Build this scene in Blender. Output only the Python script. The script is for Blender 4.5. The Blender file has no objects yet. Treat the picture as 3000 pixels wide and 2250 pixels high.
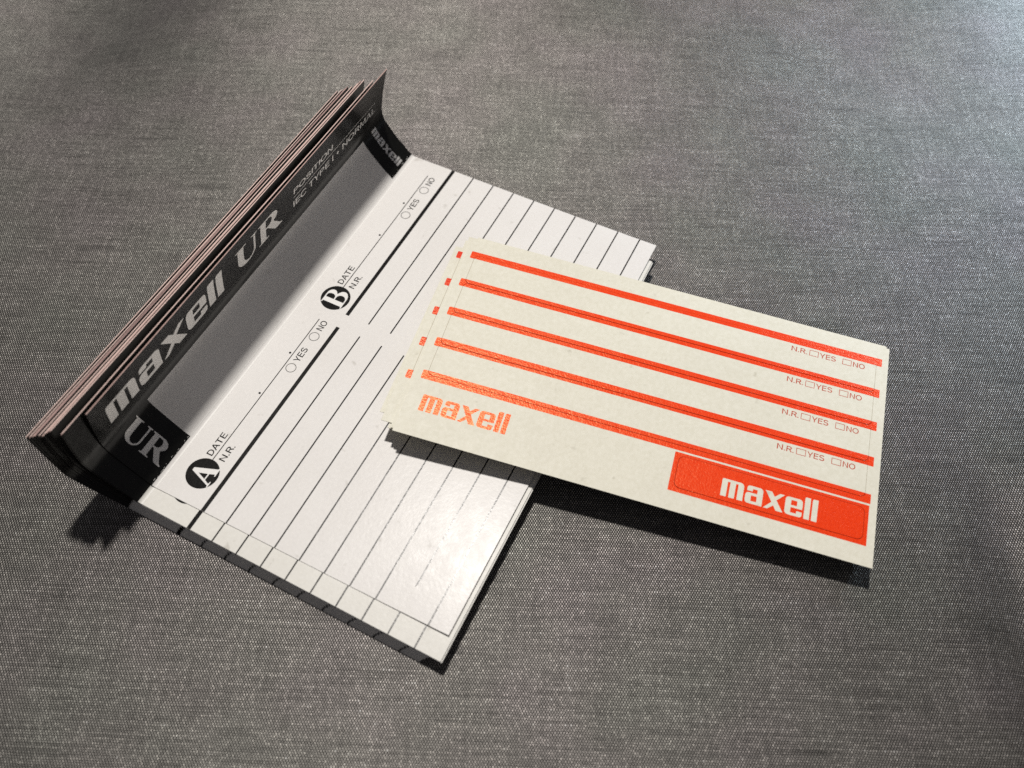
import bpy, bmesh, math, random
import numpy as np
from mathutils import Matrix, Vector

random.seed(7)
SC = bpy.context.scene
COL = SC.collection
MM = 0.001
H = 3.94            # height of the topmost card's face above the cloth (mm)
R_ = math.radians

# ------------------------------------------------------------------ camera
cam_d = bpy.data.cameras.new('camera')
cam = bpy.data.objects.new('camera', cam_d)
COL.objects.link(cam)
cam_d.sensor_width = 36.0
cam_d.lens = 2592.45 / 3000.0 * 36.0
cam_d.clip_start = 0.005
cam_d.clip_end = 20.0
Rw = [[0.44219067, -0.89679908, 0.01479263], [-0.75718047, -0.38208699, -0.52979933], [0.48077556, 0.22307160, -0.84799406]]
Cw = (-36.83544, -93.14598, 157.55120 + H)
cam.matrix_world = Matrix(((Rw[0][0], -Rw[1][0], -Rw[2][0], Cw[0] * MM),
                           (Rw[0][1], -Rw[1][1], -Rw[2][1], Cw[1] * MM),
                           (Rw[0][2], -Rw[1][2], -Rw[2][2], Cw[2] * MM),
                           (0, 0, 0, 1)))
cam_d.dof.use_dof = True
cam_d.dof.focus_distance = 0.186
cam_d.dof.aperture_fstop = 15.0
SC.camera = cam
SC.cycles.use_denoising = False      # keep the fine weave and the natural grain

# ------------------------------------------------------------------ room light: one warm lamp, a dim cool window, a dark room
SC.view_settings.view_transform = 'Standard'
SC.view_settings.look = 'None'
SC.view_settings.exposure = 0.0
SC.view_settings.gamma = 1.0
w = bpy.data.worlds.new('World')
SC.world = w
w.use_nodes = True
bg = w.node_tree.nodes['Background']
bg.inputs['Color'].default_value = (0.98, 0.95, 1.03, 1)
bg.inputs['Strength'].default_value = 0.084

ld = bpy.data.lights.new('lamp', 'POINT')
ld.energy = 28.3
ld.color = (1.0, 0.955, 0.90)
ld.shadow_soft_size = 0.024
lamp = bpy.data.objects.new('lamp', ld)
COL.objects.link(lamp)
lamp.location = (0.273, 0.122, 0.811)

wd = bpy.data.lights.new('window_light', 'SPOT')      # cool daylight that reaches the cloth at the upper right
wd.energy = 62.0
wd.color = (0.66, 0.82, 1.0)
wd.spot_size = R_(14.0)
wd.spot_blend = 1.0
wd.shadow_soft_size = 0.05
win = bpy.data.objects.new('window_light', wd)
COL.objects.link(win)
win.location = (0.86, -0.38, 0.56)
win.rotation_euler = (Vector((0.246, -0.150, 0)) - win.location).to_track_quat('-Z', 'Y').to_euler()

# ------------------------------------------------------------------ materials
def mat(name):
    m = bpy.data.materials.new(name)
    m.use_nodes = True
    nt = m.node_tree
    return m, nt, nt.nodes['Principled BSDF']

def nd(nt, typ, **kw):
    n = nt.nodes.new(typ)
    for k, v in kw.items():
        if k in n.inputs.keys():
            n.inputs[k].default_value = v
        else:
            setattr(n, k, v)
    return n

def lk(nt, a, b):
    nt.links.new(a, b)

def math_n(nt, op, a, b=None, c=None):
    n = nt.nodes.new('ShaderNodeMath')
    n.operation = op
    for i, v in enumerate((a, b, c)):
        if v is None:
            continue
        if isinstance(v, (int, float)):
            n.inputs[i].default_value = v
        else:
            lk(nt, v, n.inputs[i])
    return n.outputs[0]

def noise(nt, vec, scale, detail=2.0, rough=0.5):
    n = nd(nt, 'ShaderNodeTexNoise')
    n.inputs['Scale'].default_value = scale
    n.inputs['Detail'].default_value = detail
    n.inputs['Roughness'].default_value = rough
    lk(nt, vec, n.inputs['Vector'])
    return n.outputs['Fac']

def ramp(nt, fac, stops):
    r = nd(nt, 'ShaderNodeValToRGB')
    el = r.color_ramp.elements
    while len(el) < len(stops):
        el.new(0.5)
    for e, (p, c) in zip(el, stops):
        e.position = p
        e.color = (*c, 1) if len(c) == 3 else c
    lk(nt, fac, r.inputs[0])
    return r.outputs[0]

def geo_pos(nt):
    return nd(nt, 'ShaderNodeNewGeometry').outputs['Position']

def bump(nt, h, strength, dist, normal_in):
    b = nd(nt, 'ShaderNodeBump')
    b.inputs['Strength'].default_value = strength
    b.inputs['Distance'].default_value = dist
    lk(nt, h, b.inputs['Height'])
    lk(nt, b.outputs[0], normal_in)

def paper(name, c1, c2, rough, spec, nscale=900.0, bstr=0.25, bdist=0.00004, coarse=160.0, rvar=0.1, specks=False):
    m, nt, p = mat(name)
    pos = geo_pos(nt)
    f = noise(nt, pos, nscale, 3, 0.6)
    col = ramp(nt, f, [(0.35, c1), (0.68, c2)])
    if specks:
        sp = ramp(nt, noise(nt, pos, 420, 2, 0.5), [(0.70, (1, 1, 1)), (0.80, (0.80, 0.79, 0.77))])
        big = ramp(nt, noise(nt, pos, 45, 3, 0.55), [(0.30, (0.955, 0.95, 0.945)), (0.62, (1, 1, 1))])
        for extra in (sp, big):
            mm = nd(nt, 'ShaderNodeVectorMath', operation='MULTIPLY')
            lk(nt, col, mm.inputs[0])
            lk(nt, extra, mm.inputs[1])
            col = mm.outputs[0]
    lk(nt, col, p.inputs['Base Color'])
    g = noise(nt, pos, coarse, 4, 0.65)
    rr = math_n(nt, 'MULTIPLY_ADD', g, rvar * 2, rough - rvar)
    lk(nt, rr, p.inputs['Roughness'])
    p.inputs['Specular IOR Level'].default_value = spec
    hh = math_n(nt, 'ADD', math_n(nt, 'MULTIPLY', f, 0.5), g)
    bump(nt, hh, bstr, bdist, p.inputs['Normal'])
    return m

M_white = paper('white_card_stock', (0.790, 0.772, 0.750), (0.825, 0.808, 0.786), 0.25, 0.07, nscale=1500, bstr=0.25, bdist=0.00010, coarse=420, rvar=0.09, specks=True)
M_white2 = paper('white_card_stock_aged', (0.765, 0.752, 0.705), (0.805, 0.795, 0.750), 0.30, 0.075, nscale=1500, bstr=0.25, bdist=0.00010, coarse=420, rvar=0.09, specks=True)
M_back = paper('card_back', (0.60, 0.58, 0.55), (0.66, 0.64, 0.61), 0.6, 0.25)
M_edges = [paper('cut_card_edge', a, b, 0.8, 0.12, nscale=2500) for a, b in (
    ((0.50, 0.345, 0.31), (0.58, 0.41, 0.37)), ((0.68, 0.51, 0.46), (0.78, 0.60, 0.55)), ((0.34, 0.23, 0.215), (0.42, 0.29, 0.27)))]
M_edge_white = paper('cut_card_edge_pale', (0.66, 0.65, 0.63), (0.75, 0.74, 0.72), 0.75, 0.15, nscale=2500)
M_core_lit_fold = paper('broken_fibre_and_lit_fold', (0.86, 0.85, 0.82), (0.92, 0.91, 0.88), 0.8, 0.1, nscale=2500)  # bare fibre in the cracks; its paleness also paints lamplight on the folds
M_edge_black = paper('inked_card_edge', (0.012, 0.006, 0.006), (0.018, 0.010, 0.009), 0.6, 0.2)
M_black = paper('glossy_black_print', (0.006, 0.006, 0.0055), (0.009, 0.009, 0.008), 0.20, 0.36, nscale=1300, bstr=0.25, bdist=0.00010, coarse=260, rvar=0.06)
M_ink = paper('black_ink', (0.006, 0.006, 0.006), (0.012, 0.011, 0.010), 0.22, 0.22, nscale=2600, bstr=0.25, bdist=0.00010, coarse=330, rvar=0.05)
M_grey_ink = paper('thin_black_ink', (0.05, 0.048, 0.045), (0.07, 0.068, 0.063), 0.45, 0.4)
M_silver = paper('silver_ink', (0.86, 0.845, 0.82), (0.90, 0.885, 0.86), 0.45, 0.5, nscale=2200)
M_silver.node_tree.nodes['Principled BSDF'].inputs['Metallic'].default_value = 0.6
M_reversed = paper('white_reversed_letter', (0.77, 0.76, 0.74), (0.81, 0.80, 0.78), 0.4, 0.4)
M_cream = paper('cream_label_stock', (0.735, 0.713, 0.600), (0.795, 0.775, 0.668), 0.50, 0.25, nscale=1100, bstr=0.55, bdist=0.00008, coarse=420, rvar=0.12, specks=True)
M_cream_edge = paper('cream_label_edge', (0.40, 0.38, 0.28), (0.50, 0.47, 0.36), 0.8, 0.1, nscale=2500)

def red_ink(name, base, lo):
    m, nt, p = mat(name)
    pos = geo_pos(nt)
    f = noise(nt, pos, 2600, 2, 0.6)
    g = noise(nt, pos, 700, 3, 0.6)
    lk(nt, ramp(nt, f, [(0.3, lo), (0.6, base)]), p.inputs['Base Color'])
    rr = math_n(nt, 'MULTIPLY_ADD', g, 0.14, 0.24)
    lk(nt, rr, p.inputs['Roughness'])
    p.inputs['Specular IOR Level'].default_value = 0.6
    p.inputs['Specular Tint'].default_value = (1.0, 0.72, 0.36, 1)   # bronzing of the red ink
    bump(nt, math_n(nt, 'ADD', f, g), 0.42, 0.00012, p.inputs['Normal'])
    return m
M_red = red_ink('orange_red_ink', (0.90, 0.046, 0.005), (0.80, 0.034, 0.004))
M_red_old = red_ink('crimson_red_ink', (0.80, 0.020, 0.014), (0.68, 0.014, 0.010))
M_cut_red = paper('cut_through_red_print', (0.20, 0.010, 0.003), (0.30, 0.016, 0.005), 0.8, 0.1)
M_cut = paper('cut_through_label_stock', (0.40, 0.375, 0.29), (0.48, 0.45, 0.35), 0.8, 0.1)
M_red_txt = paper('thin_red_ink', (0.46, 0.075, 0.035), (0.54, 0.10, 0.05), 0.5, 0.4, nscale=2000)

def cloth_mat():
    m, nt, p = mat('woven_metallic_cloth')
    pos = geo_pos(nt)
    mp = nd(nt, 'ShaderNodeMapping')
    mp.inputs['Rotation'].default_value = (0, 0, R_(65.4))
    lk(nt, pos, mp.inputs['Vector'])
    # slow wander of the threads
    wob = nd(nt, 'ShaderNodeTexNoise')
    wob.inputs['Scale'].default_value = 90.0
    wob.inputs['Detail'].default_value = 1.0
    lk(nt, mp.outputs[0], wob.inputs['Vector'])
    wv = nd(nt, 'ShaderNodeVectorMath', operation='MULTIPLY_ADD')
    wv.inputs[1].default_value = (0.0005, 0.0005, 0)
    lk(nt, wob.outputs['Color'], wv.inputs[0])
    lk(nt, mp.outputs[0], wv.inputs[2])
    sx = nd(nt, 'ShaderNodeSeparateXYZ')
    lk(nt, wv.outputs[0], sx.inputs[0])
    PU, PV = 0.00025, 0.00042
    ui = math_n(nt, 'DIVIDE', sx.outputs[0], PU)
    vi = math_n(nt, 'DIVIDE', sx.outputs[1], PV)
    su = math_n(nt, 'SINE', math_n(nt, 'MULTIPLY', ui, math.pi))
    sv = math_n(nt, 'SINE', math_n(nt, 'MULTIPLY', vi, math.pi))
    cell = math_n(nt, 'MULTIPLY', su, sv)                 # >0 warp float on top
    up = nd(nt, 'ShaderNodeMapRange', interpolation_type='SMOOTHSTEP')
    up.inputs['From Min'].default_value = 0.12
    up.inputs['From Max'].default_value = 0.62
    lk(nt, cell, up.inputs['Value'])
    over = up.outputs[0]
    # one random number per float
    cx = nd(nt, 'ShaderNodeCombineXYZ')
    lk(nt, math_n(nt, 'FLOOR', ui), cx.inputs[0])
    lk(nt, math_n(nt, 'FLOOR', vi), cx.inputs[1])
    wn = nd(nt, 'ShaderNodeTexWhiteNoise', noise_dimensions='2D')
    lk(nt, cx.outputs[0], wn.inputs['Vector'])
    rnd = wn.outputs['Value']
    # slubs: noise stretched along the weft
    st = nd(nt, 'ShaderNodeMapping')
    st.inputs['Scale'].default_value = (55, 2300, 1)
    lk(nt, mp.outputs[0], st.inputs['Vector'])
    slub = noise(nt, st.outputs[0], 1.0, 3, 0.6)
    st2 = nd(nt, 'ShaderNodeMapping')
    st2.inputs['Scale'].default_value = (900, 70, 1)
    lk(nt, mp.outputs[0], st2.inputs['Vector'])
    slub2 = noise(nt, st2.outputs[0], 1.0, 2, 0.5)
    blot = noise(nt, mp.outputs[0], 120, 4, 0.6)
    tint = noise(nt, mp.outputs[0], 34, 2, 0.5)
    bright = math_n(nt, 'ADD', math_n(nt, 'MULTIPLY', slub, 1.45), math_n(nt, 'MULTIPLY', slub2, 0.45))
    bright = math_n(nt, 'ADD', bright, math_n(nt, 'MULTIPLY', blot, 0.5))
    bright = math_n(nt, 'SUBTRACT', bright, 0.22)          # about 1 on average
    st3 = nd(nt, 'ShaderNodeMapping')
    st3.inputs['Scale'].default_value = (38, 900, 1)
    lk(nt, mp.outputs[0], st3.inputs['Vector'])
    crease_shade = nd(nt, 'ShaderNodeMapRange')                    # sparse dark lines in the colour, painted for the shade of small creases
    crease_shade.inputs['From Min'].default_value = 0.63
    crease_shade.inputs['From Max'].default_value = 0.74
    crease_shade.inputs['To Min'].default_value = 1.0
    crease_shade.inputs['To Max'].default_value = 0.72
    lk(nt, noise(nt, st3.outputs[0], 1.0, 2, 0.5), crease_shade.inputs['Value'])
    bright = math_n(nt, 'MULTIPLY', bright, crease_shade.outputs[0])
    r4 = math_n(nt, 'POWER', rnd, 4.0)
    dot = math_n(nt, 'MULTIPLY_ADD', r4, 0.62, 0.78)
    dot = math_n(nt, 'MULTIPLY', dot, over)
    lev = math_n(nt, 'MULTIPLY', math_n(nt, 'ADD', dot, CL['gap']), bright)
    base = ramp(nt, tint, [(0.30, (0.222, 0.220, 0.201)), (0.50, (0.233, 0.222, 0.208)), (0.70, (0.241, 0.221, 0.216))])
    mx = nd(nt, 'ShaderNodeVectorMath', operation='SCALE')
    lk(nt, base, mx.inputs[0])
    lk(nt, math_n(nt, 'MULTIPLY', lev, CL['alb']), mx.inputs['Scale'])
    lk(nt, mx.outputs[0], p.inputs['Base Color'])
    p.inputs['Metallic'].default_value = CL['metal']
    p.inputs['Roughness'].default_value = CL['rough']
    p.inputs['Anisotropic'].default_value = CL['aniso']
    tg = nd(nt, 'ShaderNodeCombineXYZ')
    tg.inputs[0].default_value, tg.inputs[1].default_value = 0.909, 0.416
    lk(nt, tg.outputs[0], p.inputs['Tangent'])
    p.inputs['Specular IOR Level'].default_value = 0.5
    p.inputs['Sheen Weight'].default_value = CL['sheen']
    p.inputs['Sheen Roughness'].default_value = 0.34
    p.inputs['Sheen Tint'].default_value = (0.95, 0.93, 0.90, 1)
    hh = math_n(nt, 'MULTIPLY_ADD', rnd, 0.12, math_n(nt, 'ABSOLUTE', cell))
    hh = math_n(nt, 'ADD', hh, math_n(nt, 'MULTIPLY', slub, 0.6))
    bump(nt, hh, CL['bstr'], 0.00007, p.inputs['Normal'])
    return m
CL = dict(gap=0.08, alb=2.80, metal=0.75, rough=0.68, sheen=1.0, bstr=0.30, aniso=0.8)
M_cloth = cloth_mat()

# ------------------------------------------------------------------ scene-graph helpers
def tag(o, label, cat, group=None):
    o['label'] = label
    o['category'] = cat
    if group:
        o['group'] = group
    return o

def empty(name, loc=(0, 0, 0)):
    o = bpy.data.objects.new(name, None)
    o.empty_display_size = 0.01
    o.location = loc
    COL.objects.link(o)
    return o

def link_mesh(name, me, parent=None):
    o = bpy.data.objects.new(name, me)
    COL.objects.link(o)
    if parent:
        o.parent = parent
        o.matrix_parent_inverse = Matrix.Identity(4)
    return o

def mesh_of(name, verts, faces, mats, midx=None, smooth=False):
    me = bpy.data.meshes.new(name)
    me.from_pydata([tuple(v) for v in verts], [], faces)
    for m in (mats if isinstance(mats, (list, tuple)) else [mats]):
        me.materials.append(m)
    if midx:
        for p, i in zip(me.polygons, midx):
            p.material_index = i
    if smooth:
        for p in me.polygons:
            p.use_smooth = True
    me.update()
    return me

# ------------------------------------------------------------------ flat outlines -> triangulated glyph meshes
def fill_loops(loops):
    """loops: list of closed outlines (even-odd filled). Returns verts(2-D), faces."""
    cu = bpy.data.curves.new('outline', 'CURVE')
    cu.dimensions = '2D'
    cu.fill_mode = 'BOTH'
    for lp in loops:
        s = cu.splines.new('POLY')
        s.points.add(len(lp) - 1)
        for pt, (x, y) in zip(s.points, lp):
            pt.co = (x, y, 0, 1)
        s.use_cyclic_u = True
    return curve_mesh(cu)

def curve_mesh(cu):
    o = bpy.data.objects.new('outline', cu)
    COL.objects.link(o)
    dg = bpy.context.evaluated_depsgraph_get()
    dg.update()
    me = o.evaluated_get(dg).to_mesh()
    v = [(a.co.x, a.co.y) for a in me.vertices]
    f = [tuple(p.vertices) for p in me.polygons]
    o.evaluated_get(dg).to_mesh_clear()
    bpy.data.objects.remove(o)
    bpy.data.curves.remove(cu)
    return v, f

def merge(parts):
    V, F = [], []
    for v, f in parts:
        n = len(V)
        V += list(v)
        F += [tuple(i + n for i in t) for t in f]
    return V, F

SW = 0.145        # stem width of the plain capitals (cap height 1)
def ribbon(path, wd):
    """Closed outline of a constant-width stroke along a path."""
    n = len(path)
    lft, rgt = [], []
    for i in range(n):
        a = path[max(0, i - 1)]
        b = path[min(n - 1, i + 1)]
        dx, dy = b[0] - a[0], b[1] - a[1]
        l = math.hypot(dx, dy) or 1.0
        ox, oy = -dy / l * wd / 2, dx / l * wd / 2
        lft.append((path[i][0] + ox, path[i][1] + oy))
        rgt.append((path[i][0] - ox, path[i][1] - oy))
    v = lft + rgt
    return v, [(k, n + k, n + k + 1, k + 1) for k in range(n - 1)]

def cap(ch):
    """Plain sans capital: (mesh, advance)."""
    w_ = SW
    if ch == '.':
        return rect(0.06, 0, 0.06 + w_ * 1.05, w_ * 1.05), 0.27
    if ch == ' ':
        return ([], []), 0.30
    if ch == 'I':
        return rect(0.08, 0, 0.08 + w_, 1), 0.29
    if ch == 'T':
        return merge([rect(0.02, 1 - w_, 0.74, 1), rect(0.38 - w_ / 2, 0, 0.38 + w_ / 2, 1 - w_)]), 0.76
    if ch == 'L':
        return merge([rect(0.09, w_, 0.09 + w_, 1), rect(0.09, 0, 0.65, w_)]), 0.67
    if ch == 'E':
        return merge([rect(0.09, 0, 0.09 + w_, 1), rect(0.09 + w_, 0, 0.72, w_), rect(0.09 + w_, 1 - w_, 0.71, 1), rect(0.09 + w_, 0.46, 0.67, 0.46 + w_)]), 0.78
    if ch == 'N':
        return fill_loops([[(0.09, 0), (0.09 + w_, 0), (0.09 + w_, 0.80), (0.70, 0), (0.84, 0), (0.84, 1), (0.84 - w_, 1), (0.84 - w_, 0.20), (0.23, 1), (0.09, 1)]]), 0.93
    if ch == 'M':
        return fill_loops([[(0.08, 0), (0.08 + w_, 0), (0.08 + w_, 0.82), (0.45, 0), (0.57, 0), (0.80, 0.82), (0.80, 0), (0.80 + w_, 0), (0.80 + w_, 1), (0.74, 1), (0.51, 0.20), (0.28, 1), (0.08, 1)]]), 1.02
    if ch == 'A':
        return fill_loops([[(0.0, 0), (0.15, 0), (0.245, 0.275), (0.555, 0.275), (0.65, 0), (0.80, 0), (0.475, 1), (0.325, 1)], [(0.285, 0.395), (0.515, 0.395), (0.40, 0.80)]]), 0.80
    if ch == 'Y':
        return fill_loops([[(0.33, 0), (0.33 + w_, 0), (0.33 + w_, 0.40), (0.79, 1), (0.635, 1), (0.40, 0.53), (0.165, 1), (0.005, 1), (0.33, 0.40)]]), 0.79
    if ch == 'D':
        o = [(0.09, 0)] + arc(0.38, 0.5, 0.42, 0.5, -90, 90, 14) + [(0.09, 1)]
        h = [(0.09 + w_, w_)] + arc(0.37, 0.5, 0.29, 0.5 - w_, -90, 90, 12) + [(0.09 + w_, 1 - w_)]
        return fill_loops([o, h]), 0.86
    if ch in 'PR':
        o = [(0.09, 0), (0.09 + w_, 0), (0.09 + w_, 0.42)]
        if ch == 'R':
            o += [(0.44, 0.42), (0.60, 0.12), (0.64, 0), (0.80, 0), (0.74, 0.16), (0.60, 0.46)]
            o += arc(0.48, 0.71, 0.29, 0.29, -60, 90, 10)
        else:
            o += arc(0.46, 0.71, 0.29, 0.29, -90, 90, 12)
        o += [(0.09, 1)]
        h = [(0.09 + w_, 0.42 + w_)] + arc(0.45, 0.71, 0.17, 0.29 - w_, -90, 90, 8) + [(0.09 + w_, 1 - w_)]
        return fill_loops([o, h]), 0.83 if ch == 'R' else 0.80
    if ch == 'O':
        n = 28
        o = arc(0.49, 0.5, 0.46, 0.52, 0, 360 * (n - 1) / n, n - 1)
        i = arc(0.49, 0.5, 0.46 - w_, 0.52 - w_, 0, 360 * (n - 1) / n, n - 1)
        return ([*o, *i], [(k, (k + 1) % n, n + (k + 1) % n, n + k) for k in range(n)]), 0.98
    if ch == 'C':
        return ribbon(arc(0.48, 0.5, 0.40, 0.45, 38, 322, 22), w_), 0.90
    if ch == 'S':
        p = arc(0.39, 0.725, 0.265, 0.21, 15, 180, 9) + arc(0.39, 0.715, 0.265, 0.19, 200, 262, 4) + arc(0.39, 0.285, 0.285, 0.225, 82, 0, 6)[0:] + arc(0.39, 0.275, 0.285, 0.21, -12, -168, 10)
        return ribbon(p, w_), 0.78
    raise KeyError(ch)

def font_text(body):
    parts, x = [], 0.0
    for ch in body:
        (v, f), adv = cap(ch)
        parts.append(([(a + x, b) for a, b in v], f))
        x += adv
    return merge(parts)

def fit(vf, x0, x1, y0, y1, cap=None):
    """Scale a glyph mesh to the rectangle; with cap=(lo,hi) those source heights map to y0,y1."""
    v, f = vf
    xs = [a[0] for a in v]
    ys = [a[1] for a in v]
    a0, a1 = min(xs), max(xs)
    b0, b1 = cap if cap else (min(ys), max(ys))
    return [(x0 + (a - a0) / (a1 - a0) * (x1 - x0), y0 + (b - b0) / (b1 - b0) * (y1 - y0)) for a, b in v], f

def rect(x0, y0, x1, y1):
    return [(x0, y0), (x1, y0), (x1, y1), (x0, y1)], [(0, 1, 2, 3)]

def arc(cx, cy, rx, ry, a0, a1, n):
    return [(cx + rx * math.cos(R_(a0 + (a1 - a0) * i / n)), cy + ry * math.sin(R_(a0 + (a1 - a0) * i / n))) for i in range(n + 1)]

def rrect(x0, y0, x1, y1, r, n=5, rs=None):
    a, b, c, d = rs if rs else (r, r, r, r)   # bl br tr tl
    return (arc(x0 + a, y0 + a, a, a, 180, 270, n) + arc(x1 - b, y0 + b, b, b, 270, 360, n)
            + arc(x1 - c, y1 - c, c, c, 0, 90, n) + arc(x0 + d, y1 - d, d, d, 90, 180, n))

def poly(lp):
    return fill_loops([lp])

def ring(cx, cy, r, wd):
    n = 36
    o = arc(cx, cy, r, r, 0, 360 * (n - 1) / n, n - 1)
    i = arc(cx, cy, r - wd, r - wd, 0, 360 * (n - 1) / n, n - 1)
    return [*o, *i], [(k, (k + 1) % n, n + (k + 1) % n, n + k) for k in range(n)]

def frame(x0, y0, x1, y1, wd):
    return merge([rect(x0, y0, x1, y0 + wd), rect(x0, y1 - wd, x1, y1), rect(x0, y0 + wd, x0 + wd, y1 - wd), rect(x1 - wd, y0 + wd, x1, y1 - wd)])

def disc(cx, cy, r, n=40):
    return arc(cx, cy, r, r, 0, 360 * (n - 1) / n, n - 1), [tuple(range(n))]

# the square technical wordmark, x-height 1
def wordmark():
    out = []
    w_ = 0.30
    # m
    r = 0.15
    m_out = ([(0, 0), (w_, 0), (w_, 0.86), (0.43, 0.86), (0.43, 0), (0.43 + w_, 0), (0.43 + w_, 0.86), (0.86, 0.86), (0.86, 0), (0.86 + w_, 0)]
             + arc(0.86 + w_ - 0.2, 0.80, 0.2, 0.2, 0, 90, 5) + arc(0.80, 0.93, 0.07, 0.07, 60, 120, 2) + [(0.70, 1.0), (0.08, 1.0)] + arc(0.08, 0.92, 0.08, 0.08, 90, 180, 3))
    out.append(fill_loops([m_out]))
    # a
    x = 1.27
    a_out = ([(x + 0.90, 0), (x + 0.90, 0.80)][::1] + arc(x + 0.72, 0.82, 0.18, 0.18, 0, 90, 4) + arc(x + 0.20, 0.86, 0.14, 0.14, 90, 180, 3)
             + [(x + 0.06, 0.70), (x + 0.35, 0.70), (x + 0.35, 0.84), (x + 0.60, 0.84), (x + 0.60, 0.61)]
             + arc(x + 0.16, 0.45, 0.16, 0.16, 90, 180, 3) + arc(x + 0.16, 0.16, 0.16, 0.16, 180, 270, 3))
    a_hole = [(x + 0.30, 0.15), (x + 0.60, 0.15), (x + 0.60, 0.46), (x + 0.30, 0.46)]
    out.append(fill_loops([a_out, a_hole]))
    # x : thick falling stroke, thin rising stroke cut where the thick one passes
    x = 2.25
    out.append(([(x + 0.02, 1), (x + 0.36, 1), (x + 1.02, 0), (x + 0.66, 0)], [(0, 3, 2, 1)]))
    out.append(([(x + 0.79, 1), (x + 1.03, 1), (x + 0.635, 0.583), (x + 0.525, 0.75)], [(0, 3, 2, 1)]))
    out.append(([(x + 0.0, 0), (x + 0.22, 0), (x + 0.50, 0.25), (x + 0.39, 0.42)], [(0, 1, 2, 3)]))
    # e
    x = 3.34
    e_out = (arc(x + 0.18, 0.18, 0.18, 0.18, 180, 270, 4) + arc(x + 0.76, 0.14, 0.14, 0.14, 270, 360, 3)
             + [(x + 0.90, 0.30), (x + 0.61, 0.30), (x + 0.61, 0.15), (x + 0.30, 0.15), (x + 0.30, 0.44), (x + 0.90, 0.44)]
             + arc(x + 0.72, 0.82, 0.18, 0.18, 0, 90, 4) + arc(x + 0.18, 0.82, 0.18, 0.18, 90, 180, 4))
    e_hole = [(x + 0.30, 0.57), (x + 0.61, 0.57), (x + 0.61, 0.85), (x + 0.30, 0.85)]
    out.append(fill_loops([e_out, e_hole]))
    for x in (4.34, 4.73):
        out.append(fill_loops([[(x, 0), (x + 0.29, 0), (x + 0.29, 1.22)] + arc(x + 0.08, 1.14, 0.08, 0.08, 90, 180, 3)]))
    return merge(out)

def glyph_U():
    lp = ([(0, 1), (0, .965), (.09, .94)] + arc(.44, .32, .35, .335, 180, 360, 14) + [(.79, .94), (.86, .965), (.86, 1), (.62, 1), (.62, .965), (.72, .94), (.72, .34)]
          + arc(.52, .34, .20, .27, 0, -180, 12) + [(.32, .94), (.42, .965), (.42, 1)])
    return fill_loops([lp])

def glyph_R():
    lp = ([(0, 1), (0, .965), (.09, .94), (.09, .06), (0, .035), (0, 0), (.43, 0), (.43, .035), (.32, .06), (.32, .47), (.39, .47), (.68, .05), (.74, 0), (1.02, -.01), (1.02, .03), (.93, .08), (.66, .50)]
          + arc(.52, .745, .31, .255, -52, 90, 12))
    hole = [(.32, .93), (.42, .93)] + arc(.44, .735, .145, .195, 80, -80, 8) + [(.42, .54), (.32, .54)]
    return fill_loops([lp, hole])

def glyph_A():
    lp = [(-.02, 0), (.29, 0), (.29, .03), (.17, .06), (.26, .27), (.575, .27), (.66, .06), (.57, .03), (.57, 0), (1.02, 0), (1.02, .03), (.93, .06), (.56, 1), (.42, 1), (.08, .06), (-.02, .03)]
    hole = [(.285, .325), (.555, .325), (.43, .70)]
    return fill_loops([lp, hole])

def glyph_B():
    lp = ([(0, 0), (0, .035), (.09, .06), (.09, .94), (0, .965), (0, 1), (.46, 1)] + arc(.48, .765, .28, .235, 85, -62, 10)
          + arc(.48, .275, .36, .275, 62, -90, 12))
    h1 = [(.31, .945), (.42, .945)] + arc(.43, .75, .125, .195, 85, -85, 8) + [(.42, .55), (.31, .55)]
    h2 = [(.31, .49), (.42, .49)] + arc(.44, .275, .175, .215, 85, -85, 8) + [(.42, .055), (.31, .055)]
    return fill_loops([lp, h1, h2])

G_word, G_U, G_R, G_A, G_B = wordmark(), glyph_U(), glyph_R(), glyph_A(), glyph_B()

def UR(x0, x1, y0, y1):
    xm = x0 + (x1 - x0) * 0.455
    return merge([fit(G_U, x0, xm, y0, y1, cap=(0, 1)), fit(G_R, xm + (x1 - x0) * 0.03, x1, y0, y1, cap=(0, 1))])

def slice_mesh(vf, axis, step):
    """Cut a flat mesh into bands so that it can follow a curved face."""
    v, f = vf
    bm = bmesh.new()
    vs = [bm.verts.new((a, b, 0)) for a, b in v]
    for t in f:
        try:
            bm.faces.new([vs[i] for i in t])
        except ValueError:
            pass
    lo = min(p[axis] for p in v)
    hi = max(p[axis] for p in v)
    c = lo + step
    while c < hi:
        co = [0, 0, 0]
        no = [0, 0, 0]
        co[axis] = c
        no[axis] = 1
        bmesh.ops.bisect_plane(bm, geom=bm.verts[:] + bm.edges[:] + bm.faces[:], plane_co=co, plane_no=no, dist=1e-6)
        c += step
    bm.verts.index_update()
    V = [(p.co.x, p.co.y) for p in bm.verts]
    F = [tuple(q.index for q in t.verts) for t in bm.faces]
    bm.free()
    return V, F

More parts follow.
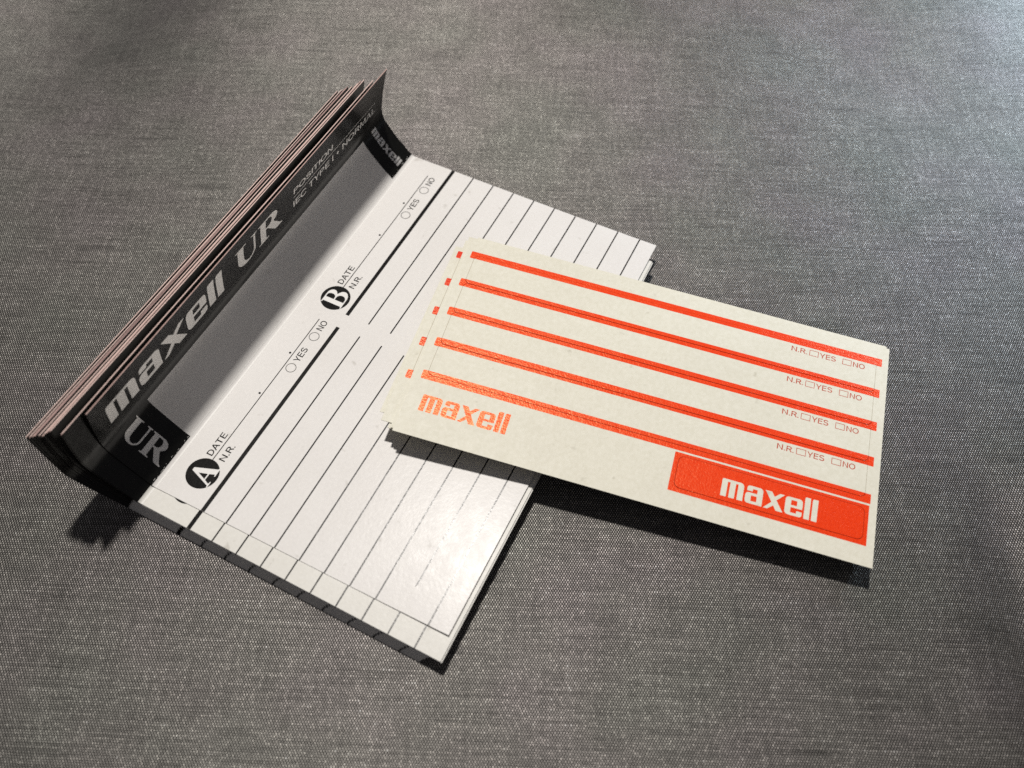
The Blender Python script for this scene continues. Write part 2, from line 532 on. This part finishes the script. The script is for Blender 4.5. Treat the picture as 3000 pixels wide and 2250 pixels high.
# ------------------------------------------------------------------ the tablecloth
def build_cloth():
    n = 360
    x0, x1, y0, y1 = -0.75, 0.95, -0.85, 0.85
    xs = np.linspace(x0, x1, n)
    ys = np.linspace(y0, y1, n)
    X, Y = np.meshgrid(xs, ys)
    rng = np.random.default_rng(3)
    Zz = np.zeros_like(X)
    for k in range(26):
        a = rng.uniform(0, 2 * math.pi)
        wl = rng.uniform(0.05, 0.22)
        Zz += rng.uniform(0.2, 1.0) * np.sin((X * math.cos(a) + Y * math.sin(a)) * 2 * math.pi / wl + rng.uniform(0, 6.28)) * wl
    Zz *= 0.0015 / 0.22
    # flat where the cards lie
    dx = np.maximum(np.maximum(-0.02 - X, X - 0.115), 0)
    dy = np.maximum(np.maximum(-0.14 - Y, Y - 0.03), 0)
    d = np.sqrt(dx * dx + dy * dy)
    Zz *= np.clip((d - 0.006) / 0.07, 0, 1) ** 1.3
    # a soft fold near the lower right corner of the picture
    ux, uy = 0.416, -0.909
    vx, vy = 0.909, 0.416
    px, py = X - 0.036, Y + 0.166
    u = px * ux + py * uy
    v = px * vx + py * vy
    Zz += -0.0028 * np.exp(-((u - 0.003 + 0.10 * v) / 0.0055) ** 2) * np.exp(-(v / 0.030) ** 2)
    Zz += 0.0030 * np.exp(-((u - 0.016 + 0.10 * v) / 0.007) ** 2) * np.exp(-(v / 0.040) ** 2)
    Zz = Zz - 0.0
    V = np.c_[X.ravel(), Y.ravel(), Zz.ravel()]
    F = []
    for j in range(n - 1):
        for i in range(n - 1):
            a = j * n + i
            F.append((a, a + 1, a + n + 1, a + n))
    me = mesh_of('tablecloth', V.tolist(), F, M_cloth, smooth=True)
    o = link_mesh('tablecloth', me)
    o['kind'] = 'structure'
    o['label'] = 'grey shimmering woven tablecloth spread out under the cards'
    return o
build_cloth()

# ------------------------------------------------------------------ folded index cards
L = 101.6
T = 0.18
S0, S1, S2 = -65.0, 12.7, 27.4      # outer edge, spine/flap fold, flap edge (panel/spine fold at 0)

def make_profile(y0, z0, target, a_s, s_out):
    """Section of one folded card: list of (s, y, z, theta)."""
    def run(a_f):
        ss = [s_out, -60.0, -52.0, -44.0, -36.0, -28.0, -20.0, -10.0, -4.0, -2.0] + [-0.5 + 0.125 * i for i in range(9)] + [1.2, 2.0, 3.0, 4.5, 6.0, 7.5, 9.0, 10.0, 10.8, 11.5, 12.0, 12.35, 12.7, 13.05, 13.4, 14.0, 14.8, 15.8, 17.0, 18.5, 20.0, 21.5, 23.0, 24.5, 26.0, S2]
        def th(s):
            if s <= -0.5:
                return 0.0
            if s <= 0.5:
                return (a_s - 5) * (s + 0.5)
            if s <= 9.0:
                return a_s - 5 + 10 * (s - 0.5) / 8.5
            if s <= 15.5:
                f = (s - 9.0) / 6.5
                f = f * f * (3 - 2 * f)
                return a_s + 5 + (a_f - a_s - 5) * f
            return a_f + 9.0 * (s - 15.5) / (S2 - 15.5)
        y, z = y0 + s_out, z0
        pr = []
        prev = ss[0]
        for s in ss:
            n = max(1, int((s - prev) / 0.1))
            for k in range(n):
                t = prev + (s - prev) * (k + 0.5) / n
                ds = (s - prev) / n
                y += math.cos(R_(th(t))) * ds
                z += math.sin(R_(th(t))) * ds
            prev = s
            pr.append((s, y, z, th(s)))
        return pr
    lo, hi = 60.0, 130.0
    for _ in range(40):
        m = 0.5 * (lo + hi)
        p = run(m)[-1]
        # more bend moves the tip toward -y
        if p[1] > target[0]:
            lo = m
        else:
            hi = m
    return run(0.5 * (lo + hi))

class Card:
    def __init__(self, x0, yaw, y0, z0, target, a_s, droop=0.0, s_out=S0):
        self.x0, self.yaw, self.droop = x0, yaw, droop
        self.pr = make_profile(y0, z0, target, a_s, s_out)
        self.lift, self.fan, self.wav = 0.0, 0.0, (0, 0, 0)
        self.s_out = s_out
        self.skew = 1.5 * max(0.0, -z0 - 0.1) / 3.8 + (0.7 if z0 < -0.1 else 0.0)
        self.y0 = y0
        self.S = np.array([p[0] for p in self.pr])
        self.Y = np.array([p[1] for p in self.pr])
        self.Zp = np.array([p[2] for p in self.pr])
        self.TH = np.array([p[3] for p in self.pr])
    def at(self, x, s, off=0.0):
        y = float(np.interp(s, self.S, self.Y))
        z = float(np.interp(s, self.S, self.Zp))
        th = R_(float(np.interp(s, self.S, self.TH)))
        # normal of the printed side (up on the panel, toward the viewer on the flap)
        ny, nz = -math.sin(th), math.cos(th)
        y += ny * off
        z += nz * off
        if s < -10:
            k = min(1.0, (-10 - s) / 50.0)
            z -= self.droop * k * k * (3 - 2 * k) * max(0.0, 1 - x / 50.0) ** 2
        if s < -38:
            k = (-38 - s) / 27.0
            z += self.lift * k * k * (0.75 + 0.5 * max(0.0, 1 - x / 45.0))
        if s > 12.7:             # the flaps fan out a little more toward the near end
            f = self.fan * (1 - x / L) * (s - 12.7) / 14.7
            w_ = self.wav[0] * math.sin(x / 101.6 * self.wav[1] + self.wav[2]) * (s - 12.7) / 14.7
            y += 0.88 * (f + w_)
            z -= 0.47 * f
        xx = self.x0 + x + self.yaw * (y - self.y0) - self.skew * min(1.0, max(0.0, s) / 14.0)
        return (xx * MM, y * MM, (z + H) * MM)

def strip_part(card, s0, s1, xcuts, top_mats, mats, end_mat, tip_mat, name, parent, xe_mats=None):
    """A length of the folded card between two stations as a closed slab. xcuts split it across; top_mats give the material index per column."""
    st = [s for s in card.S if s0 - 1e-6 <= s <= s1 + 1e-6]
    nx = len(xcuts)
    V, F, MI = [], [], []
    for s in st:
        for x in xcuts:
            V.append(card.at(x, s, 0))
    nt_ = len(V)
    for s in st:
        for x in xcuts:
            V.append(card.at(x, s, -T))
    for j in range(len(st) - 1):
        sm = 0.5 * (st[j] + st[j + 1])
        for i in range(nx - 1):
            a = j * nx + i
            F.append((a, a + 1, a + nx + 1, a + nx))
            MI.append(top_mats(i, sm))
            F.append((nt_ + a, nt_ + a + nx, nt_ + a + nx + 1, nt_ + a + 1))
            MI.append(1)
        for i, flip in ((0, False), (nx - 1, True)):
            a = j * nx + i
            q = (a, a + nx, nt_ + a + nx, nt_ + a)
            F.append(q if not flip else q[::-1])
            MI.append(end_mat(sm))
    if s0 < -60.0:
        for i in range(nx - 1):
            F.append((i, nt_ + i, nt_ + i + 1, i + 1))
            MI.append(tip_mat)
    if s1 >= S2 - 1e-6:
        b = (len(st) - 1) * nx
        for i in range(nx - 1):
            F.append((b + i, b + i + 1, nt_ + b + i + 1, nt_ + b + i))
            MI.append(tip_mat)
    me = mesh_of(name, V, F, mats, MI)
    # smooth only across the folds
    for p, mi in zip(me.polygons, MI):
        p.use_smooth = mi in (0, 1, 2) and len(p.vertices) == 4
    me.set_sharp_from_angle(angle=R_(35))
    return link_mesh(name, me, parent)

def decal(card, vf, off, m, name, parent, step=None, drop=False):
    v, f = slice_mesh(vf, 1, step) if step else vf
    if min(p[1] for p in v) < -10:
        v, f = slice_mesh((v, f), 0, 3.0)
    V = [card.at(x, s, off) for x, s in v]
    return link_mesh(name, mesh_of(name, V, list(f), m), parent)

LINE_S = [-(16.92 + 5.49 * i) for i in range(9)]
THICK = (-11.85, -11.0)

def build_card(card, label, idx, white, detail, group):
    root = tag(empty('index_card', card.at(L / 2, -32.5, -T)), label, 'index card', group)
    inv = Matrix.Translation(-root.location)
    mats = [white, M_back, M_black, M_edge_white, M_edge_black, M_edges[(idx * 7 + idx // 3) % 3]]
    kids = []
    panel = strip_part(card, card.s_out, 0.0, [0, 6, 12, 18, 24, 30, 36, 42, 50, 75, L], lambda i, s: 0, mats, lambda s: 3, 3, 'lined_panel', root)
    spine = strip_part(card, 0.0, S1, [0, 12.1, 92.1, L], lambda i, s: 2 if ((i != 1 and s > 0.7) or s > 12.0) else 0, mats, lambda s: 4 if s > 0.3 else 3, 3, 'spine', root)
    flap = strip_part(card, S1, S2, [L * q_ / 12 for q_ in range(13)], lambda i, s: 2, mats, lambda s: 4, 5, 'flap', root)
    kids += [panel, spine, flap]
    def add(vf, m, name, par, off=0.014, step=None):
        o = decal(card, vf, off, m, name, par, step)
        kids.append(o)
        return o
    if detail >= 1:
        lines = [THICK] + [(s - 0.15, s + 0.15) for s in LINE_S]
        for k, (a, b) in enumerate(lines):
            wdt = (a, b)
            add(rect(0.02, a, 48.5, b), M_ink, 'ruled_line', panel)
            add(rect(52.15, a, L - 0.02, b), M_ink, 'ruled_line', panel)
        add(rect(0.05, -0.50, L - 0.05, -0.26), M_core_lit_fold, 'lit_fold_line', panel, 0.012)  # pale strip paints the fold facet that catches the lamp
        if detail == 1:
            add(disc(6.95, -6.6, 3.32), M_ink, 'side_badge', panel, 0.014)
    if detail >= 2:
        add(rect(12.2, 0.46, 92.0, 0.68), M_core_lit_fold, 'lit_fold_line', spine, 0.016)  # second pale strip, lamplight painted along the scored fold
        for k in range(46):       # the black print has cracked along the fold
            x = random.uniform(0.2, 12.0)
            s = random.uniform(0.35, 0.95)
            l = random.uniform(0.1, 0.7)
            if k % 2 == 0:
                x = 92.2 + (x / 12.0) * 9.0
            add(rect(x, s, min(x + l, L), s + random.uniform(0.03, 0.07)), M_core_lit_fold, 'fold_crack', spine, 0.017) if k < 30 else None
        # lettering of the two sides
        for ox, g in ((0.0, G_A), (48.5, G_B)):
            bd = add(disc(6.57 + ox, -6.6, 3.32), M_ink, 'side_badge', panel, 0.014)
            if g is G_A:
                gl = fit(g, 6.57 + ox - 2.25, 6.57 + ox + 2.45, -9.2, -4.35)
            else:
                gl = fit(g, 6.57 + ox - 2.15, 6.57 + ox + 2.3, -9.15, -4.15)
            add(gl, M_reversed, 'side_letter', panel, 0.024)
            add(rect(9.92 + ox, -6.66, 48.55 + ox if ox == 0 else 97.3, -6.47), M_ink, 'writing_rule', panel)
            add(fit(font_text('DATE'), 10.45 + ox, 15.92 + ox, -5.95, -4.56), M_ink, 'lettering', panel)
            add(fit(font_text('N.R.'), 10.48 + ox, 14.3 + ox, -8.93, -7.54), M_ink, 'lettering', panel)
            add(fit(font_text('YES'), 36.85 + ox, 40.7 + ox, -8.9, -7.45), M_ink, 'lettering', panel)
            add(fit(font_text('NO'), 45.95 + ox, 48.6 + ox, -8.85, -7.33), M_ink, 'lettering', panel)
            add(ring(35.05 + ox, -8.18, 1.15, 0.15), M_grey_ink, 'tick_circle', panel)
            add(ring(44.05 + ox, -8.13, 1.15, 0.15), M_grey_ink, 'tick_circle', panel)
            add(disc(38.2 + ox, -5.86, 0.26, 14), M_ink, 'date_dot', panel)
            add(disc(26.9 + ox, -5.9, 0.26, 14), M_ink, 'date_dot', panel)
        # spine: wordmark at the far end, two serif letters at the near end, both read toward the panel
        v, f = fit(G_word, 0, 10.6, 0, 1.85, cap=(0, 1))
        add(([(95.85 + b, 12.0 - a) for a, b in v], [t for t in f]), M_silver, 'wordmark', spine, 0.016, 0.5)
        v, f = UR(0, 10.0, 0, 4.95)
        add(([(3.57 + b, 11.6 - a) for a, b in v], f), M_silver, 'serif_letters', spine, 0.016, 0.5)
        # flap
        o = S1
        add(fit(G_word, 3.7, 38.7, o + 3.35, o + 9.6, cap=(0, 1)), M_silver, 'wordmark', flap, 0.016, 0.6)
        add(UR(43.2, 59.6, o + 3.7, o + 10.4), M_silver, 'serif_letters', flap, 0.016, 0.6)
        add(fit(font_text('POSITION'), 64.2, 79.6, o + 7.75, o + 9.6), M_silver, 'lettering', flap, 0.016, 0.6)
        add(rect(64.2, o + 6.65, 98.0, o + 6.80), M_silver, 'rule', flap)
        add(fit(font_text('IEC TYPE I'), 64.0, 80.0, o + 3.7, o + 5.6), M_silver, 'lettering', flap, 0.016, 0.6)
        add(disc(81.9, o + 4.6, 0.42, 18), M_silver, 'bullet', flap)
        add(fit(font_text('NORMAL'), 83.9, 98.3, o + 3.65, o + 5.55), M_silver, 'lettering', flap, 0.016, 0.6)
    if detail == 0:
        # only the inked ends of the ruled lines show on the cut edge
        V, F = [], []
        for a, b in [THICK] + [(s - 0.17, s + 0.17) for s in LINE_S]:
            for x in (-0.012, ):
                n = len(V)
                V += [card.at(x, a, 0.012), card.at(x, b, 0.012), card.at(x, b, -T - 0.03), card.at(x, a, -T - 0.03), card.at(1.5, a, 0.012), card.at(1.5, b, 0.012)]
                F += [(n, n + 3, n + 2, n + 1), (n, n + 1, n + 5, n + 4)]
        tk = link_mesh('line_ends', mesh_of('line_ends', V, F, M_ink), panel)
        tk['kind'] = 'stuff'
        kids.append(tk)
    for k in kids:                       # all meshes were laid out in world space: bring them into the thing's frame
        k.data.transform(inv)
    return root

N_CARDS = 20
u_top = [0.0, 0.085, 0.102, 0.315, 0.332, 0.400, 0.417, 0.434, 0.478, 0.495, 0.512, 0.53, 0.622, 0.725, 0.742, 0.785, 0.802, 0.872, 0.889, 1.0]
u_near = [0.0, 0.165, 0.186, 0.42, 0.441, 0.475, 0.496, 0.517, 0.555, 0.576, 0.597, 0.63, 0.69, 0.755, 0.776, 0.83, 0.851, 0.905, 0.926, 1.0]
x_off = [0.0, -3.95, -4.03] + [-4.03 - 0.056 * k for k in range(1, 18)]
y_sh = [0.0, 0.30, 0.40, 1.65, 1.55, 1.60, 2.15, 2.05, 2.10, 2.30, 2.20, 2.70, 2.60, 2.65, 2.95, 2.85, 2.95, 3.10, 3.15, 3.25]
s_out = [-65.0, -66.15, -66.5] + [-65.0] * 17
ORD = ['first', 'second', 'third', 'fourth', 'fifth', 'sixth', 'seventh', 'eighth', 'ninth', 'tenth', 'eleventh', 'twelfth', 'thirteenth', 'fourteenth', 'fifteenth', 'sixteenth', 'seventeenth', 'eighteenth', 'nineteenth', 'rearmost']
GRP = 'cassette index cards in the open stack'
for i in range(N_CARDS):
    t = i / (N_CARDS - 1)
    u = u_top[i]
    tgt = (4.6 + (14.2 - 4.6) * u, 0)
    c = Card(x_off[i], 0.0 if i == 0 else (0.010 if i == 1 else 0.0095), y_sh[i], -0.199 * i, tgt, 49.0 - 6.5 * t, 0.25 * (1 - t), s_out[i])
    c.lift = 0.42 if i == 0 else (0.10 if i == 1 else 0.0)
    c.fan = (u_near[i] - u) * 10.4
    c.wav = (random.uniform(0.03, 0.09) if i else 0.0, random.uniform(3, 8), random.uniform(0, 6.28))
    if i == 0:
        lab = 'topmost white index card with round A and B badges, partly covered by the label sheets'
    elif i == 1:
        lab = 'second white index card from the top, a lined strip showing at the near end'
    elif i == N_CARDS - 1:
        lab = 'bottom index card lying on the cloth, its black flap rearmost in the fan'
    else:
        lab = 'index card inside the stack, its black flap the %s from the front in the fan' % ORD[i]
    build_card(c, lab, i, M_white if i == 0 else M_white2, 2 if i == 0 else (1 if i == 1 else 0), GRP)

# ------------------------------------------------------------------ sheets of adhesive labels
TL, BL, BR, TR = [np.array(p) for p in ((79.5862, -28.0403, 5.7996), (29.1752, -36.9603, 5.6547), (45.5539, -129.4553, 1.4601), (95.9648, -120.5353, 1.6050))]
EU = (BR - BL) / np.linalg.norm(BR - BL)
EV = (TL - BL) / np.linalg.norm(TL - BL)
EN = np.cross(EU, EV)
TS = 0.13
BARS = [(46.0, 47.95), (37.95, 40.0), (29.8, 31.95), (21.45, 23.65), (13.1, 15.2)]
CUTS = [46.95, 39.0, 30.8, 22.25, 14.2]

class Sheet:
    """Flat sheet; dz lowers it (near the card edge it may drop faster: tilt about the short axis)."""
    def __init__(self, du, dv, dz, rot=0.0, tiltz=0.0):
        self.du, self.dv, self.dz, self.rot, self.tz = du, dv, dz, rot, tiltz
    def at(self, u, v, w=0.0):
        c, s = math.cos(self.rot), math.sin(self.rot)
        uu = self.du + u * c - v * s
        vv = self.dv + u * s + v * c
        p = BL + EU * uu + EV * vv + EN * (w - self.dz + self.tz * u)
        return ((p[0]) * MM, p[1] * MM, (p[2] + H) * MM)

def slab_mesh(sh, loops, w0, w1, name, m_top, m_side, hole_free=True):
    v, f = fill_loops(loops)
    V = [sh.at(a, b, w1) for a, b in v]
    F = [tuple(t) for t in f]
    # make sure the top faces up
    MI = [0] * len(F)
    n = len(V)
    V += [sh.at(a, b, w0) for a, b in v]
    F += [tuple(i + n for i in t[::-1]) for t in f]
    MI += [1] * len(f)
    for lp in loops:
        b = len(V)
        k = len(lp)
        V += [sh.at(a, c, w1) for a, c in lp] + [sh.at(a, c, w0) for a, c in lp]
        for i in range(k):
            j = (i + 1) % k
            F.append((b + i, b + k + i, b + k + j, b + j))
            MI.append(1)
    return mesh_of(name, V, F, [m_top, m_side], MI)

def build_sheet(sh, label, wu, v0, v1, detail, red, bars=(1.25, 92.75), stick=(2.35, 91.55), u0=0.0, tex=True):
    root = tag(empty('label_sheet', sh.at(wu / 2, 25, 0)), label, 'label sheet', 'label sheets in the pile')
    inv = Matrix.Translation(-root.location)
    kids = []
    base = link_mesh('backing_sheet', slab_mesh(sh, [[(u0, v0), (wu, v0), (wu, v1), (u0, v1)]], -TS, 0.0, 'backing_sheet', M_cream, M_cream_edge), root)
    kids.append(base)
    def flat(vf, w_, m, name, par):
        v, f = vf
        o = link_mesh(name, mesh_of(name, [sh.at(a, b, w_) for a, b in v], [tuple(t) for t in f], m), par)
        kids.append(o)
        return o
    e = 0.010
    if detail:
        for a, b in BARS:
            flat(poly(rrect(bars[0], a, bars[1], b, 0.01, 4, (0.25, 0.02, 0.02, 0.25))), e, red, 'red_bar', base)
    if detail >= 2:
        flat(rect(54.35, 4.1, 92.6, 12.7), e, red, 'red_block', base)
        flat(fit(G_word, 3.2, 21.25, 5.85, 9.68, cap=(0, 1)), e, red, 'wordmark', base)
    if detail:
        q = 0.055
        for k in range(4):
            top, bot = CUTS[k] - 0.08, CUTS[k + 1] + 0.08
            lp = rrect(stick[0], bot, stick[1], top, 1.0, 6)
            st = link_mesh('sticker', slab_mesh(sh, [lp], 0.002, q, 'sticker', M_cream, red), root)
            kids.append(st)
            og = rrect(stick[0] - 0.10, bot - 0.08, stick[1] + 0.10, top + 0.08, 1.05, 6)
            n = len(lp)
            lg_, lo_ = [], []
            for t_ in range(n):          # subdivide the long sides so that the colour can change at the bars
                a_, b_ = lp[t_], lp[(t_ + 1) % n]
                c_, d_ = og[t_], og[(t_ + 1) % n]
                cnt = max(1, int(abs(a_[1] - b_[1]) / 0.2))
                for z_ in range(cnt):
                    f_ = z_ / cnt
                    lg_.append((a_[0] + (b_[0] - a_[0]) * f_, a_[1] + (b_[1] - a_[1]) * f_))
                    lo_.append((c_[0] + (d_[0] - c_[0]) * f_, c_[1] + (d_[1] - c_[1]) * f_))
            n = len(lg_)
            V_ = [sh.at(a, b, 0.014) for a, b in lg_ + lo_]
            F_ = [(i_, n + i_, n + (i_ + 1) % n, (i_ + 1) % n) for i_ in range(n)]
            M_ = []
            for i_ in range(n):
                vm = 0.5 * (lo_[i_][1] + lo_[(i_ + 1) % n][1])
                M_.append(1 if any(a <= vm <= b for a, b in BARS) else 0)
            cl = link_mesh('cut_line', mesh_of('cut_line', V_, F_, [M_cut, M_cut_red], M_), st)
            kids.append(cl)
            # printed half bars that fall on this sticker, following its rounded corners
            for (a, b) in (BARS[k], BARS[k + 1]):
                lo, hi = max(a, bot + 0.0), min(b, top)
                pts = []
                r = 1.0
                def xlim(vv):
                    d = 0.0
                    if vv > top - r:
                        d = r - math.sqrt(max(0.0, r * r - (vv - (top - r)) ** 2))
                    if vv < bot + r:
                        d = r - math.sqrt(max(0.0, r * r - ((bot + r) - vv) ** 2))
                    return stick[0] + d, stick[1] - d
                n = 10
                vs = [lo + (hi - lo) * i / n for i in range(n + 1)]
                pts = [(xlim(vv)[1], vv) for vv in vs] + [(xlim(vv)[0], vv) for vv in vs[::-1]]
                flat(poly(pts), q + 0.008, red, 'red_stripe', st)
            if detail >= 2:
                y = BARS[k][0] - 1.88
                flat(fit(font_text('N.R.'), 73.6, 77.0, y, y + 1.25), q + 0.008, M_red_txt, 'lettering', st)
                flat(frame(77.45, y - 0.08, 79.4, y + 1.38, 0.13), q + 0.008, M_red_txt, 'check_box', st)
                flat(fit(font_text('YES'), 79.65, 83.1, y - 0.02, y + 1.28), q + 0.008, M_red_txt, 'lettering', st)
                flat(frame(84.5, y - 0.08, 86.42, y + 1.38, 0.13), q + 0.008, M_red_txt, 'check_box', st)
                flat(fit(font_text('NO'), 86.75, 89.25, y - 0.02, y + 1.28), q + 0.008, M_red_txt, 'lettering', st)
        if detail >= 2:
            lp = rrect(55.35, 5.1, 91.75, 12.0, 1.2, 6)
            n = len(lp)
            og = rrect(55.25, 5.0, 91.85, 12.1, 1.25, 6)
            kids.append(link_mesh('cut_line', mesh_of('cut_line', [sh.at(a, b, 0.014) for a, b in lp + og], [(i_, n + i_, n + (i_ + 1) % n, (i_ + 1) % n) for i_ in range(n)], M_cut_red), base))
            lg = link_mesh('logo_sticker', slab_mesh(sh, [lp], 0.002, q, 'logo_sticker', red, red), root)
            kids.append(lg)
            flat(fit(G_word, 64.3, 82.95, 6.05, 9.85, cap=(0, 1)), q + 0.008, M_cream, 'wordmark', lg)
    for k in kids:
        k.data.transform(inv)
    return root

build_sheet(Sheet(0, 0, 0), 'topmost cream label sheet with five orange red bars, checkboxes and two wordmarks', 94.1, 0.0, 51.2, 2, M_red)
build_sheet(Sheet(-0.66, 0.62, 0.16, 0.0), 'cream label sheet directly under the topmost one, a sliver showing along its left edge', 94.0, 0.0, 51.2, 0, M_red)
build_sheet(Sheet(1.0, 1.0, 0.32, -0.0055), 'cream label sheet third from the top, its upper edge just past the topmost sheet', 92.3, 0.2, 51.4, 0, M_red)
build_sheet(Sheet(-2.95, -0.55, 0.52, -0.004), 'narrower cream label sheet jutting out left with five short crimson bar ends showing', 93.0, 2.3, 48.3, 1, M_red_old, bars=(0.95, 92.0), stick=(2.05, 91.0), u0=-0.05)
build_sheet(Sheet(-1.25, 0.67, 0.78, 0.0), 'cream label sheet whose small blank corner peeks out below the jutting sheet', 94.0, 0.0, 50.4, 0, M_red)
for k in range(6):
    build_sheet(Sheet(1.2 + 0.25 * (k % 3), 1.3 + 0.25 * k + 0.2 * (k % 2), 1.05 + 0.45 * k, -0.004 + 0.003 * (k % 2)), 'cream label sheet inside the pile, only its cut edge showing over the dark shadow', 92.0, 0.0, 49.6, 0, M_red)
build_sheet(Sheet(-4.75, 5.1, 3.72, 0.026 * -1.0), 'lowest cream label sheet, a thin blank strip showing on the lined card', 94.0, 0.0, 46.0, 0, M_red)

# ------------------------------------------------------------------ specks of lint
M_lint = paper('lint', (0.55, 0.54, 0.52), (0.66, 0.65, 0.62), 0.9, 0.1)
M_lint_dark = paper('lint_dark', (0.30, 0.29, 0.28), (0.38, 0.37, 0.36), 0.9, 0.1)
def lint(pts, r, m, label):
    """A short curled fibre: square tube along a path given in millimetres."""
    V, F = [], []
    for i, p in enumerate(pts):
        a, b = np.array(pts[max(0, i - 1)]), np.array(pts[min(len(pts) - 1, i + 1)])
        d = (b - a) / np.linalg.norm(b - a)
        sx_ = np.cross(d, (0, 0, 1.0))
        sx_ /= np.linalg.norm(sx_)
        up_ = np.cross(sx_, d)
        for k in range(4):
            o = math.cos(k * math.pi / 2) * sx_ + math.sin(k * math.pi / 2) * up_
            V.append(tuple((np.array(p) + o * r) * MM))
        if i:
            n = 4 * i
            for k in range(4):
                F.append((n - 4 + k, n - 4 + (k + 1) % 4, n + (k + 1) % 4, n + k))
    c = Vector(np.mean(np.array(pts), axis=0) * MM)
    me = mesh_of('lint_fibre', V, F, m, smooth=True)
    me.transform(Matrix.Translation(-c))
    o = link_mesh('lint_fibre', me)
    o.location = c
    return tag(o, label, 'lint')
zc = H + 0.10
lint([(30.0 + 0.25 * math.sin(6 * t), -73.5 - 1.0 * t + 0.4 * t * t, 0.12 + 0.5 * math.sin(math.pi * t)) for t in np.linspace(0, 1, 9)], 0.085, M_lint, 'pulled thread loop standing up from the cloth below the label sheets')
